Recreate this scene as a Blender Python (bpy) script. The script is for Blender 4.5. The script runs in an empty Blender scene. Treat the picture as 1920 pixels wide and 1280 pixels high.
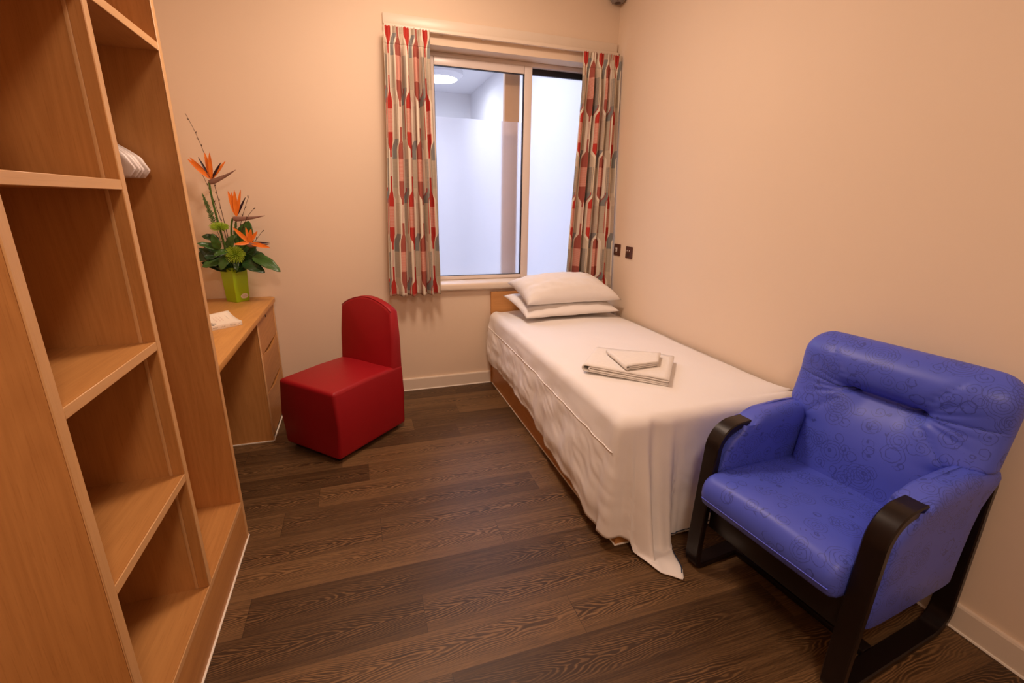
import bpy, bmesh, math, random
from mathutils import Vector, Matrix, noise
random.seed(7)
PI = math.pi
scn = bpy.context.scene
COL = scn.collection

# ---------------------------------------------------------------- camera
CAM = Vector((0, 0, 1.42))
RR = Vector((0.94989772, -0.3121396, 0.01622299))
RD = Vector((-0.07585368, -0.28056653, -0.95683261))
RF = Vector((0.30321697, 0.90766254, -0.29018645))
FPX = 860.99
cd = bpy.data.cameras.new('camera'); cam = bpy.data.objects.new('camera', cd); COL.objects.link(cam)
cd.sensor_width = 36; cd.lens = FPX / 1920 * 36; cd.clip_start = 0.02; cd.clip_end = 60
cam.matrix_world = Matrix(((RR.x, -RD.x, -RF.x, CAM.x), (RR.y, -RD.y, -RF.y, CAM.y), (RR.z, -RD.z, -RF.z, CAM.z), (0, 0, 0, 1)))
scn.camera = cam


def at(u, v, ax, val):
    """real point on the plane <axis ax> = val seen along that sight line"""
    d = RR * ((u - 960) / FPX) + RD * ((v - 640) / FPX) + RF
    return CAM + d * ((val - CAM[ax]) / d[ax])


# ---------------------------------------------------------------- node helpers
class N:
    """a node socket with arithmetic"""
    def __init__(s, m, k): s.m = m; s.k = k
    def _op(s, op, *o, clamp=False):
        nt = s.m.node_tree; n = nt.nodes.new('ShaderNodeMath'); n.operation = op; n.use_clamp = clamp
        for i, a in enumerate((s,) + o):
            if isinstance(a, N): nt.links.new(a.k, n.inputs[i])
            else: n.inputs[i].default_value = a
        return N(s.m, n.outputs[0])
    def __add__(s, o): return s._op('ADD', o)
    def __sub__(s, o): return s._op('SUBTRACT', o)
    def __mul__(s, o): return s._op('MULTIPLY', o)
    def __truediv__(s, o): return s._op('DIVIDE', o)
    def floor(s): return s._op('FLOOR')
    def fract(s): return s._op('FRACT')
    def abs(s): return s._op('ABSOLUTE')
    def sin(s): return s._op('SINE')
    def gt(s, o): return s._op('GREATER_THAN', o)
    def lt(s, o): return s._op('LESS_THAN', o)
    def pow(s, o): return s._op('POWER', o)
    def max(s, o): return s._op('MAXIMUM', o)
    def min(s, o): return s._op('MINIMUM', o)
    def mod(s, o): return s._op('FLOORED_MODULO', o)
    def atan2(s, o): return s._op('ARCTAN2', o)
    def inv(s): return (s * -1.0) + 1.0
    def ss(s, a, b):
        nt = s.m.node_tree; n = nt.nodes.new('ShaderNodeMapRange'); n.interpolation_type = 'SMOOTHSTEP'
        nt.links.new(s.k, n.inputs[0]); n.inputs[1].default_value = a; n.inputs[2].default_value = b
        return N(s.m, n.outputs[0])


def new_mat(name, rough=.5, spec=.5, metal=0):
    m = bpy.data.materials.new(name); m.use_nodes = True
    b = m.node_tree.nodes['Principled BSDF']
    b.inputs['Roughness'].default_value = rough; b.inputs['Metallic'].default_value = metal
    b.inputs['Specular IOR Level'].default_value = spec
    return m


def bsdf(m): return m.node_tree.nodes['Principled BSDF']


def setin(m, name, val):
    s = bsdf(m).inputs[name]
    if isinstance(val, N): m.node_tree.links.new(val.k, s)
    else: s.default_value = val


def coords(m, out='Object'):
    t = m.node_tree.nodes.new('ShaderNodeTexCoord')
    return N(m, t.outputs[out])


def sep(m, v):
    n = m.node_tree.nodes.new('ShaderNodeSeparateXYZ'); m.node_tree.links.new(v.k, n.inputs[0])
    return [N(m, n.outputs[i]) for i in range(3)]


def comb(m, *a):
    n = m.node_tree.nodes.new('ShaderNodeCombineXYZ')
    for i, x in enumerate(a):
        if isinstance(x, N): m.node_tree.links.new(x.k, n.inputs[i])
        else: n.inputs[i].default_value = x
    return N(m, n.outputs[0])


def noise_tex(m, vec, scale=5, detail=3, rough=.5, dist=0):
    n = m.node_tree.nodes.new('ShaderNodeTexNoise')
    if vec is not None: m.node_tree.links.new(vec.k, n.inputs['Vector'])
    n.inputs['Scale'].default_value = scale; n.inputs['Detail'].default_value = detail
    n.inputs['Roughness'].default_value = rough; n.inputs['Distortion'].default_value = dist
    return N(m, n.outputs['Fac'])


def white(m, a, b=0.0):
    n = m.node_tree.nodes.new('ShaderNodeTexWhiteNoise'); n.noise_dimensions = '2D'
    m.node_tree.links.new(comb(m, a, b, 0.0).k, n.inputs['Vector'])
    return N(m, n.outputs['Value'])


def mix(m, f, a, b):
    n = m.node_tree.nodes.new('ShaderNodeMix'); n.data_type = 'RGBA'
    for i, x in ((0, f), (6, a), (7, b)):
        if isinstance(x, N): m.node_tree.links.new(x.k, n.inputs[i])
        elif i == 0: n.inputs[i].default_value = x
        else: n.inputs[i].default_value = (*x, 1)
    return N(m, n.outputs[2])


def bump(m, h, strength=.2, dist=.002):
    n = m.node_tree.nodes.new('ShaderNodeBump'); n.inputs['Strength'].default_value = strength
    n.inputs['Distance'].default_value = dist
    m.node_tree.links.new(h.k, n.inputs['Height'])
    setin(m, 'Normal', N(m, n.outputs[0]))


def plain(name, c, rough=.5, spec=.5, metal=0, var=.06, scale=30, bmp=0, bscale=200, bdist=.001):
    m = new_mat(name, rough, spec, metal)
    o = coords(m)
    f = noise_tex(m, o, scale, 3)
    setin(m, 'Base Color', mix(m, f, [x * (1 - var) for x in c], [min(1, x * (1 + var)) for x in c]))
    if bmp: bump(m, noise_tex(m, o, bscale, 2), bmp, bdist)
    return m


def oak(name, axis, dark=(.44, .190, .052), light=(.60, .285, .088), rough=.42):
    m = new_mat(name, rough, .4)
    nt = m.node_tree
    oi = nt.nodes.new('ShaderNodeObjectInfo'); r = N(m, oi.outputs['Random'])
    s = sep(m, coords(m)); g = s[axis]; a, b = [s[i] for i in range(3) if i != axis]
    r7 = r * 7.3
    lo = noise_tex(m, comb(m, a * 5.0 + r7, b * 5.0, g * .55 + r7), 1.0, 2, .5, .3)
    rings = ((lo * 16.0).fract() - .5).abs() * 2.0
    fib = noise_tex(m, comb(m, a * 150.0, b * 150.0, g * 4.0), 1.0, 3, .6)
    pore = noise_tex(m, comb(m, a * 420.0, b * 420.0, g * 14.0), 1.0, 1, .5).ss(.58, .72)
    band = noise_tex(m, comb(m, a * 9.0 + r7, b * 9.0, g * .25), 1.0, 1, .5)
    f = rings * .16 + fib * .42 + band * .55 - pore * .20
    setin(m, 'Base Color', mix(m, f.ss(.10, .95), dark, light))
    bump(m, fib, .08, .001)
    return m


def floor_mat():
    m = new_mat('dark_oak_planks', .42, .35)
    x, y, z = sep(m, coords(m))
    W, L = .1655, 1.22
    yr = (y - .0845) / W
    row = yr.floor(); fy = yr.fract()
    off = white(m, row, 3.0) * L
    for k, x0 in ((6, .65), (7, .128), (8, -.472), (9, .509), (10, .003), (11, .80), (12, -.278)):   # end joints as laid
        hit = row.gt(k - .5) * row.lt(k + .5)
        off = off * hit.inv() - hit * x0
    cx = (x + off) / L; pid = cx.floor(); fx = cx.fract()
    rnd = white(m, row, pid * 1.7 + 11.0)
    rnd2 = white(m, row * 1.3 + 5.0, pid + 2.0)
    # cathedral figure: nested arches along the middle of each plank
    warp = noise_tex(m, comb(m, x * 7.0 + rnd * 30.0, y * 26.0, rnd2 * 9.0), 1.0, 2, .5)
    slow = noise_tex(m, comb(m, x * 2.2 + rnd2 * 20.0, y * 3.0, rnd * 9.0), 1.0, 1, .5)
    dy = (fy - (rnd2 * .36 + .32)).abs()
    g = x * 13.0 + dy.pow(1.25) * 27.0 + warp * 4.6 + slow * 8.0
    rings = ((g.fract() - .5).abs() * 2.0).ss(.25, .95)
    mid = dy.ss(.14, .44).inv() * slow.ss(.30, .52)
    fib = noise_tex(m, comb(m, x * 5.0 + rnd * 9.0, y * 130.0, rnd * 3.0), 1.0, 4, .65)
    fine = noise_tex(m, comb(m, x * 2.0 + rnd * 4.0, y * 62.0, rnd * 7.0), 1.0, 3, .6)
    pore = noise_tex(m, comb(m, x * 16.0, y * 330.0, rnd), 1.0, 2, .6).ss(.5, .66)
    f = fib * .50 + fine * .38 + (rnd - .5) * .30 + (rings - .5) * (mid * .46 + .06)
    c = mix(m, f.ss(.12, .86), (.046, .022, .0082), (.225, .122, .050))
    c = mix(m, pore * .36, c, (.030, .016, .008))
    edge = fy.lt(.008).max(fx.lt(.0018))
    c = mix(m, edge * .6, c, (.018, .010, .006))
    setin(m, 'Base Color', c)
    setin(m, 'Roughness', fib * .18 + .36)
    bump(m, fib * .6 - pore * .5 - edge * 1.0, .18, .0015)
    return m


def curtain_mat():
    m = new_mat('retro_print_curtain', .9, .1)
    u, v, _ = sep(m, coords(m, 'UV'))
    W, P, D = .066, .60, .0165
    ph = white(m, (u / (W * 4.0)).floor(), 2.0) * .0
    f = (v / P + ph).fract()
    T = f.ss(.36, .48) * 2.0 - f.ss(.88, 1.0) * 2.0 - 1.0
    k = (u / W + .5).floor()
    par = k.mod(4.0).lt(1.5) * 2.0 - 1.0
    d = u - (k * W + par * T * D)
    j = k - d.lt(0.0) - 1.0
    dist = d.abs()
    ev = j.mod(2.0).lt(.5)
    fam = j.mod(4.0)
    red, dred, grey, cream, beige, taupe = (.56, .022, .018), (.40, .085, .065), (.24, .25, .245), (.88, .79, .64), (.66, .55, .42), (.50, .41, .31)
    colA = mix(m, fam.gt(1.5), red, dred)
    fA = (f + fam.gt(1.5) * .5).fract()
    hat = ((v / .0055).fract()).gt(.5)
    hatchA = mix(m, hat, (.70, .20, .15), (.80, .48, .38))
    strp = ((d / .0055).fract()).gt(.5)
    stripeA = mix(m, strp, cream, mix(m, .35, colA, cream))
    A = mix(m, fA.gt(.07), colA, hatchA)
    A = mix(m, fA.gt(.30), A, colA)
    A = mix(m, fA.gt(.62), A, stripeA)
    A = mix(m, fA.gt(.82), A, colA)
    half = dist.gt(.023) * T.lt(-.5)
    A = mix(m, half * fam.gt(1.5), A, beige)
    hatchB = mix(m, hat, taupe, (.60, .50, .39))
    B = mix(m, f.gt(.34), hatchB, mix(m, fam.gt(2.5), beige, grey))
    B = mix(m, f.gt(.50), B, mix(m, fam.gt(2.5), hatchB, mix(m, hat, grey, taupe)))
    B = mix(m, f.gt(.80), B, mix(m, fam.gt(2.5), grey, beige))
    c = mix(m, ev, B, A)
    inner = dist.gt(.0125) * dist.lt(.0165)
    c = mix(m, inner * ev.inv() * fam.gt(2.5), c, mix(m, f.gt(.5), (.56, .022, .018), beige))
    c = mix(m, dist.lt(.0085), c, cream)
    weave = ((v / .0031).fract()).gt(.5) * .10
    c = mix(m, weave, c, (.45, .36, .27))
    thread = noise_tex(m, comb(m, u * 700.0, v * 90.0, 0.0), 1.0, 1)
    c = mix(m, thread * .14, c, (.30, .24, .17))
    setin(m, 'Base Color', c)
    bump(m, thread, .15, .0008)
    # daylight from the window glows a little through the cloth
    nt = m.node_tree; tr = nt.nodes.new('ShaderNodeBsdfTranslucent'); mx = nt.nodes.new('ShaderNodeMixShader')
    nt.links.new(c.k, tr.inputs['Color']); mx.inputs[0].default_value = .12
    nt.links.new(bsdf(m).outputs[0], mx.inputs[1]); nt.links.new(tr.outputs[0], mx.inputs[2])
    nt.links.new(mx.outputs[0], nt.nodes['Material Output'].inputs['Surface'])
    return m


def blue_vinyl(name='blue_swirl_vinyl', swirl=True):
    m = new_mat(name, .42, .4)
    o = coords(m)
    base, dark = (.072, .105, .58), (.016, .022, .13)
    f = noise_tex(m, o, 9, 2)
    c = mix(m, f, base, (.086, .122, .64))
    if swirl:
        wob = noise_tex(m, o, 60, 1)
        tot = None
        for sc, w, seed in ((8.0, .052, 2.1), (11.0, .038, 0.0), (17.0, .026, 4.3)):
            n = m.node_tree.nodes.new('ShaderNodeTexVoronoi'); n.inputs['Scale'].default_value = sc
            n.inputs['Randomness'].default_value = .8
            mp = m.node_tree.nodes.new('ShaderNodeVectorMath'); mp.operation = 'ADD'
            m.node_tree.links.new(o.k, mp.inputs[0]); mp.inputs[1].default_value = (seed, seed * .7, seed * .3)
            m.node_tree.links.new(mp.outputs[0], n.inputs['Vector'])
            dist = N(m, n.outputs['Distance']) / sc
            px, py, pz = sep(m, N(m, mp.outputs[0])); qx, qy, qz = sep(m, N(m, n.outputs['Position']))
            ang = (py - qy).atan2((pz - qz) + (px - qx)) / (2 * PI)
            sp = (dist * 105.0 + ang + wob * .9).fract()
            ln = ((sp - .5).abs()).lt(.095) * dist.lt(w) * dist.gt(.0042)
            tot = ln if tot is None else tot.max(ln)
        c = mix(m, tot * .46, c, dark)
    setin(m, 'Base Color', c)
    bump(m, noise_tex(m, o, 420, 2), .06, .0006)
    return m


M = {}
M['wall'] = plain('cream_wall_paint', (.82, .655, .495), .75, .25, var=.015, scale=3, bmp=.12, bscale=140, bdist=.0008)
M['ceiling'] = plain('white_ceiling_paint', (.82, .74, .62), .85, .2, var=.01)
M['trim'] = plain('white_gloss_trim', (.80, .68, .55), .35, .5, var=.01)
M['bead'] = plain('white_sealant', (.85, .78, .68), .5, .4, var=.01)
M['pvc'] = plain('white_upvc', (.80, .70, .64), .3, .5, var=.01)
M['gasket'] = plain('black_gasket', (.012, .012, .018), .5, .4)
M['oakX'], M['oakY'], M['oakZ'] = oak('oak_grain_across', 0), oak('oak_grain_along', 1), oak('oak_grain_upright', 2)
M['lip'] = oak('pale_oak_edging', 2, (.62, .345, .145), (.72, .42, .185))
M['lipY'] = oak('pale_oak_edging_along', 1, (.62, .345, .145), (.72, .42, .185))
M['desk'] = oak('desk_oak', 1, (.50, .235, .062), (.66, .34, .10))
M['floor'] = floor_mat()
M['curtain'] = curtain_mat()
M['blue'] = blue_vinyl()
M['bluep'] = plain('blue_piping', (.10, .14, .85), .35)
M['black'] = plain('black_brown_lacquer', (.010, .0055, .0045), .30, .35, var=.2, scale=12)
M['red'] = plain('red_vinyl', (.33, .008, .014), .44, .30, var=.05, scale=14, bmp=.10, bscale=500, bdist=.0006)
M['glide'] = plain('black_plastic', (.02, .02, .02), .5)
M['sheet'] = plain('white_cotton', (.86, .82, .79), .85, .15, var=.01, scale=8, bmp=.18, bscale=26, bdist=.004)
M['pillow'] = plain('white_pillow_cotton', (.86, .82, .79), .85, .15, var=.01, scale=8, bmp=.2, bscale=22, bdist=.004)
M['towel'] = plain('white_terry', (.88, .83, .77), .95, .05, var=.05, scale=60, bmp=.7, bscale=480, bdist=.003)
M['thread'] = plain('navy_thread', (.012, .03, .07), .8)
M['plate'] = plain('bronze_plate', (.13, .052, .035), .35, .5, .4, var=.1)
M['switch'] = plain('white_socket_insert', (.7, .62, .56), .4)
M['darkp'] = plain('dark_socket_insert', (.05, .022, .016), .4)
M['vase'] = plain('lime_lacquer', (.36, .58, .012), .42, .4, var=.05)
M['paper'] = plain('white_paper', (.84, .76, .64), .6, .2, var=.01)
M['ink'] = plain('grey_ink', (.10, .08, .07), .8, var=0)
M['redink'] = plain('red_ink', (.45, .10, .06), .8, var=0)
M['leaf'] = plain('glossy_leaf', (.016, .055, .012), .33, .5, var=.45, scale=18)
M['leafl'] = plain('lighter_leaf', (.04, .12, .018), .36, .5, var=.35, scale=18)
M['fern'] = plain('fern_green', (.13, .20, .07), .7, .2, var=.3, scale=60)
M['mum'] = plain('lime_petals', (.38, .55, .05), .6, .2, var=.2, scale=60)
M['orange'] = plain('orange_petals', (.85, .21, .022), .45, .3, var=.25, scale=25)
M['violet'] = plain('dark_violet_petal', (.035, .012, .02), .45, .3)
M['spathe'] = plain('grey_purple_spathe', (.25, .135, .10), .45, .3, var=.35, scale=25)
M['stem'] = plain('green_stem', (.06, .13, .02), .5, .3, var=.2)
M['twig'] = plain('brown_twig', (.07, .028, .016), .75, .2, var=.3, scale=60)
M['hanger'] = plain('white_plastic', (.78, .70, .66), .4, .4, var=.01)
M['steel'] = plain('brushed_steel', (.5, .48, .45), .35, .5, .9)
M['grey'] = plain('grey_plastic', (.26, .23, .21), .5, .4)
M['coolwall'] = plain('cool_white_paint', (.80, .80, .84), .8, .2, var=.01)
M['post'] = plain('pale_brown_post', (.58, .38, .24), .6, .2, var=.05)


def glass_mat(name, trans, transl, tint=(1, 1, 1)):
    m = bpy.data.materials.new(name); m.use_nodes = True; nt = m.node_tree
    nt.nodes.remove(nt.nodes['Principled BSDF'])
    out = nt.nodes['Material Output']
    tr = nt.nodes.new('ShaderNodeBsdfTransparent'); tr.inputs[0].default_value = (*tint, 1)
    if transl:
        tr = nt.nodes.new('ShaderNodeBsdfRefraction'); tr.inputs['Color'].default_value = (*tint, 1)
        tr.inputs['Roughness'].default_value = .5; tr.inputs['IOR'].default_value = 1.16
    tl = nt.nodes.new('ShaderNodeBsdfTranslucent'); tl.inputs[0].default_value = (*tint, 1)
    gl = nt.nodes.new('ShaderNodeBsdfGlossy'); gl.inputs['Roughness'].default_value = .03 if transl < .1 else .35
    m1 = nt.nodes.new('ShaderNodeMixShader'); m1.inputs[0].default_value = transl
    m2 = nt.nodes.new('ShaderNodeMixShader'); m2.inputs[0].default_value = .05
    nt.links.new(tr.outputs[0], m1.inputs[1]); nt.links.new(tl.outputs[0], m1.inputs[2])
    nt.links.new(m1.outputs[0], m2.inputs[1]); nt.links.new(gl.outputs[0], m2.inputs[2])
    nt.links.new(m2.outputs[0], out.inputs['Surface'])
    return m


M['glass'] = glass_mat('clear_glass', 1, 0.0)
M['frost'] = glass_mat('frosted_film', .3, .18, (.97, .97, 1))


def emit(name, c, s):
    m = new_mat(name); setin(m, 'Base Color', (*c, 1)); setin(m, 'Emission Color', (*c, 1)); setin(m, 'Emission Strength', s)
    return m


M['lamp'] = emit('lit_diffuser', (.90, .93, 1), 36)


# ---------------------------------------------------------------- mesh helpers
class MB:
    def __init__(s): s.bm = bmesh.new(); s.uv = None
    def faces(s, vs, fs):
        vv = [s.bm.verts.new(v) for v in vs]
        for f in fs:
            try: s.bm.faces.new([vv[i] for i in f])
            except ValueError: pass
        return vv
    def box(s, x0, x1, y0, y1, z0, z1, bev=0, seg=2):
        t = bmesh.new()
        bmesh.ops.create_cube(t, size=1)
        for v in t.verts:
            v.co = ((x0 + x1) / 2 + v.co.x * (x1 - x0), (y0 + y1) / 2 + v.co.y * (y1 - y0), (z0 + z1) / 2 + v.co.z * (z1 - z0))
        if bev: bmesh.ops.bevel(t, geom=list(t.edges), offset=bev, segments=seg, affect='EDGES', profile=.5)
        s.merge(t); return s
    def merge(s, t, mat=None):
        t.verts.index_update()
        vv = [s.bm.verts.new(mat @ v.co if mat else v.co) for v in t.verts]
        for f in t.faces: s.bm.faces.new([vv[v.index] for v in f.verts])
        t.free(); return s
    def prism(s, poly, ax, lo, hi, bev=0, seg=2):
        """polygon in the two other axes, pushed along ax"""
        t = bmesh.new()
        def P(p, h):
            q = list(p); q.insert(ax, h); return q
        a = [t.verts.new(P(p, lo)) for p in poly]; b = [t.verts.new(P(p, hi)) for p in poly]
        n = len(poly); t.faces.new(a); t.faces.new(b[::-1])
        for i in range(n): t.faces.new([a[i], b[i], b[(i + 1) % n], a[(i + 1) % n]])
        bmesh.ops.recalc_face_normals(t, faces=t.faces)
        if bev:
            es = [e for e in t.edges if len(e.link_faces) == 2 and e.calc_face_angle(0) > .5]
            bmesh.ops.bevel(t, geom=es, offset=bev, segments=seg, affect='EDGES', profile=.5)
        s.merge(t); return s
    def loft(s, rings, closed=True, cap=True):
        vr = [[s.bm.verts.new(p) for p in r] for r in rings]
        n = len(rings[0])
        for a, b in zip(vr, vr[1:]):
            for i in range(n if closed else n - 1):
                j = (i + 1) % n
                try: s.bm.faces.new([a[i], a[j], b[j], b[i]])
                except ValueError: pass
        if cap and closed:
            s.bm.faces.new(vr[0][::-1]); s.bm.faces.new(vr[-1])
        return s
    def tube(s, pts, r, n=8, cap=True):
        pts = [Vector(p) for p in pts]; rings = []; up = None
        for i, p in enumerate(pts):
            t = (pts[min(i + 1, len(pts) - 1)] - pts[max(i - 1, 0)]).normalized()
            if up is None: up = t.orthogonal().normalized()
            up = (up - t * up.dot(t)).normalized(); w = t.cross(up)
            rad = r[i] if isinstance(r, (list, tuple)) else r
            rings.append([p + up * rad * math.cos(2 * PI * k / n) + w * rad * math.sin(2 * PI * k / n) for k in range(n)])
        s.loft(rings, True, cap); return s
    def strip(s, pts, half_w, half_t, lat, closed=False):
        """rectangular bar swept along pts; lat = fixed sideways direction"""
        pts = [Vector(p) for p in pts]; rings = []; n = len(pts)
        for i, p in enumerate(pts):
            a = pts[(i - 1) % n] if closed else pts[max(i - 1, 0)]
            b = pts[(i + 1) % n] if closed else pts[min(i + 1, n - 1)]
            t = (b - a).normalized(); w = lat.normalized(); u = w.cross(t).normalized()
            c = .004
            prof = [(-1, -1), (1, -1), (1, 1), (-1, 1)]
            ring = []
            for (sx, sy) in prof:
                if sx == sy:
                    ring += [p + w * sx * half_w + u * sy * (half_t - c), p + w * sx * (half_w - c) + u * sy * half_t][::1 if True else -1]
                else:
                    ring += [p + w * sx * (half_w - c) + u * sy * half_t, p + w * sx * half_w + u * sy * (half_t - c)]
            rings.append(ring)
        if closed: rings.append(rings[0])
        s.loft(rings, True, not closed); return s
    def disc_lathe(s, prof, c, axis=2, n=32):
        rings = []
        for r, h in prof:
            ring = []
            for k in range(n):
                a = 2 * PI * k / n; p = [r * math.cos(a), r * math.sin(a)]; p.insert(axis, h)
                ring.append(Vector(p) + Vector(c))
            rings.append(ring)
        s.loft(rings); return s
    def build(s, name, mat, parent=None, smooth=True, angle=40, base=None):
        bm = s.bm
        bmesh.ops.remove_doubles(bm, verts=bm.verts, dist=1e-6)
        bmesh.ops.recalc_face_normals(bm, faces=bm.faces)
        me = bpy.data.meshes.new(name)
        if parent is not None: off = world_loc(parent)
        else:
            xs = [v.co for v in bm.verts]
            lo = [min(v[i] for v in xs) for i in range(3)]; hi = [max(v[i] for v in xs) for i in range(3)]
            off = Vector(((lo[0] + hi[0]) / 2, (lo[1] + hi[1]) / 2, lo[2])) if base is None else Vector(base)
        for v in bm.verts: v.co -= off
        bm.to_mesh(me); bm.free()
        o = bpy.data.objects.new(name, me); COL.objects.link(o)
        if parent is not None: o.parent = parent
        else: o.location = off
        me.materials.append(mat)
        if smooth:
            for p in me.polygons: p.use_smooth = True
            if angle < 180:
                try: me.set_sharp_from_angle(angle=math.radians(angle))
                except Exception: pass
        return o


LOC = {}


def world_loc(o):
    v = Vector((0, 0, 0))
    while o is not None: v = v + o.location; o = o.parent
    return v


def tag(o, label=None, cat=None, group=None, kind=None):
    if label: o['label'] = label
    if cat: o['category'] = cat
    if group: o['group'] = group
    if kind: o['kind'] = kind
    return o


def thing(name, label, cat, loc, group=None):
    o = bpy.data.objects.new(name, None); COL.objects.link(o); o.location = loc; o.empty_display_size = .1
    return tag(o, label, cat, group)


def struct(name, mb, mat, parent=None, **k):
    o = mb.build(name, mat, parent, **k)
    if parent is None: o['kind'] = 'structure'
    return o


def box(*a, **k): return MB().box(*a, **k)


def lerp(a, b, t): return a + (b - a) * t


def sstep(a, b, x):
    t = min(1, max(0, (x - a) / (b - a))); return t * t * (3 - 2 * t)


def pw(xs, x):
    """piecewise smooth interpolation through (x, y) pairs"""
    if x <= xs[0][0]: return xs[0][1]
    for (a, ya), (b, yb) in zip(xs, xs[1:]):
        if x <= b:
            t = (x - a) / (b - a); t = t * t * (3 - 2 * t) * .5 + t * .5
            return ya + (yb - ya) * t
    return xs[-1][1]


# ================================================================ SETTING
XL, XR, YB, YF, ZC = -1.15, 1.918, 3.415, -1.5, 2.9
struct('floor', box(XL - .2, XR + .2, YF - .2, YB, -.1, 0), M['floor'], smooth=False, base=(0, 0, 0))
struct('ceiling', box(XL - .2, XR + .2, YF - .2, YB + .2, ZC, ZC + .1), M['ceiling'], smooth=False)
WX0, WX1, WZ0, WZ1 = .50, 1.80, .80, 2.392     # window opening
wb = MB()
wb.box(XL - .2, WX0, YB, YB + .2, -.1, ZC); wb.box(WX1, XR + .2, YB, YB + .2, -.1, ZC)
wb.box(WX0, WX1, YB, YB + .2, -.1, WZ0); wb.box(WX0, WX1, YB, YB + .2, WZ1, ZC)
struct('wall_back', wb, M['wall'], smooth=False)
struct('wall_right', box(XR, XR + .2, YF - .2, YB, -.1, ZC), M['wall'], smooth=False)
struct('wall_left', box(XL - .2, XL, YF - .2, YB, -.1, ZC), M['wall'], smooth=False)
struct('wall_front', box(XL, XR, YF - .2, YF, -.1, ZC), M['wall'], smooth=False)


def skirting(name, p0, p1, nrm):
    """board along p0-p1 standing nrm off the wall"""
    p0, p1, nrm = Vector(p0), Vector(p1), Vector(nrm)
    prof = [(0, .004), (.015, .004), (.015, .088), (.012, .095), (0, .0955)]
    mb = MB()
    r = [[p + nrm * a + Vector((0, 0, h)) for a, h in prof] for p in (p0, p1)]
    mb.loft(r)
    o = struct(name, mb, M['trim'], smooth=False)
    b = MB(); b.loft([[p + nrm * a + Vector((0, 0, h)) for a, h in [(0, 0), (.021, 0), (.0195, .005), (.0145, .0065), (0, .0065)]] for p in (p0, p1)])
    b.build('sealant_bead', M['bead'], o, smooth=False)


skirting('baseboard_back', (-.56, YB, 0), (.96, YB, 0), (0, -1, 0))
skirting('baseboard_right', (XR, 3.0, 0), (XR, YF, 0), (-1, 0, 0))

# window: outer frame, sliding sash in front, fixed pane behind
win = bpy.data.objects.new('window_1', None); COL.objects.link(win); win.location = (1.15, 3.55, .83); win['kind'] = 'structure'


def ring_frame(x0, x1, z0, z1, wl, wr, wt, wbm, y0, y1, bev=.004):
    mb = MB()
    mb.box(x0, x0 + wl, y0, y1, z0, z1, bev); mb.box(x1 - wr, x1, y0, y1, z0, z1, bev)
    mb.box(x0 + wl, x1 - wr, y0, y1, z1 - wt, z1, bev); mb.box(x0 + wl, x1 - wr, y0, y1, z0, z0 + wbm, bev)
    return mb


ring_frame(WX0, WX1, .815, 2.392, .03, .03, .030, .020, 3.548, 3.625).build('window_frame', M['pvc'], win)
sash = ring_frame(.529, 1.303, .833, 2.361, .055, .061, .053, .030, 3.532, 3.578, .006).build('sash', M['pvc'], win)
gk = ring_frame(.582, 1.244, .861, 2.310, .004, .004, .005, .004, 3.536, 3.560, 0)
gk.build('gasket', M['gasket'], sash)
def film(x0, x1, y, z0, z1, parent):
    mb = MB(); mb.faces([(x0, y, z0), (x1, y, z0), (x1, y, z1), (x0, y, z1)], [(0, 1, 2, 3)])
    return mb.build('frosted_film', M['frost'], parent, smooth=False)


pa = box(.583, 1.243, 3.552, 3.556, .862, 2.309).build('glass_pane', M['glass'], win, smooth=False)
film(.584, 1.242, 3.5512, .863, 1.990, pa)
pa = box(1.295, 1.772, 3.598, 3.602, .836, 2.330).build('glass_pane', M['glass'], win, smooth=False)
film(1.296, 1.771, 3.5972, .837, 2.329, pa)
box(1.300, 1.772, 3.580, 3.606, 2.322, 2.366).build('top_gasket', M['gasket'], win, smooth=False)
# window board
sl = MB()
sl.prism([(3.55, .775), (3.385, .775), (3.378, .781), (3.376, .79), (3.376, .812), (3.379, .822), (3.386, .827), (3.55, .832)], 0, .50, 1.815)
struct('trim_1', sl, M['trim'], smooth=True)
bpy.data.objects['trim_1'].name = 'window_sill'
# batten over the window that carries the curtain track
struct('trim_1', box(.252, 1.905, YB - .022, YB, 2.472, 2.532, .003), M['trim'])
tr = MB(); tr.box(.255, 1.905, YB - .050, YB - .030, 2.446, 2.468, .003)
for x in (.36, .62, .9, 1.2, 1.48, 1.75): tr.box(x - .012, x + .012, YB - .04, YB - .001, 2.450, 2.464)
tag(tr.build('curtain_track', M['trim']), 'slim white curtain track fixed under the batten over the window', 'curtain track')

# ---------------------------------------------------------------- the bright room beyond the glass
BX0, BX1, BY0, BY1, BZ = -1.6, 1.95, 3.64, 8.2, 3.1
struct('wall_beyond', box(BX0 - .1, BX1 + .1, BY1, BY1 + .1, -.1, BZ), M['coolwall'], smooth=False)
struct('wall_beyond_right', box(BX1, BX1 + .1, BY0, BY1, -.1, BZ), M['coolwall'], smooth=False)
struct('wall_beyond_left', box(BX0 - .1, BX0, BY0, BY1, -.1, BZ), M['coolwall'], smooth=False)
struct('ceiling_beyond', box(BX0 - .1, BX1 + .1, BY0, BY1 + .1, BZ, BZ + .1), M['coolwall'], smooth=False)
struct('floor_beyond', box(BX0 - .1, BX1 + .1, BY0, BY1 + .1, -.1, 0), M['coolwall'], smooth=False)
struct('wall_beyond_header', MB().box(BX0, BX1, YB + .2, BY0 + .02, ZC, BZ).box(BX0, -1.35, YB + .2, BY0 + .02, 0, BZ), M['coolwall'], smooth=False)
lt = thing('ceiling_light', 'round lit ceiling light in the bright space beyond the window', 'light', (1.24, 6.95, BZ))
MB().disc_lathe([(.30, 0), (.30, -.05), (.235, -.10), (.225, -.10)], (1.24, 6.95, BZ - .001)).build('rim', M['coolwall'], lt)
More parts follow.
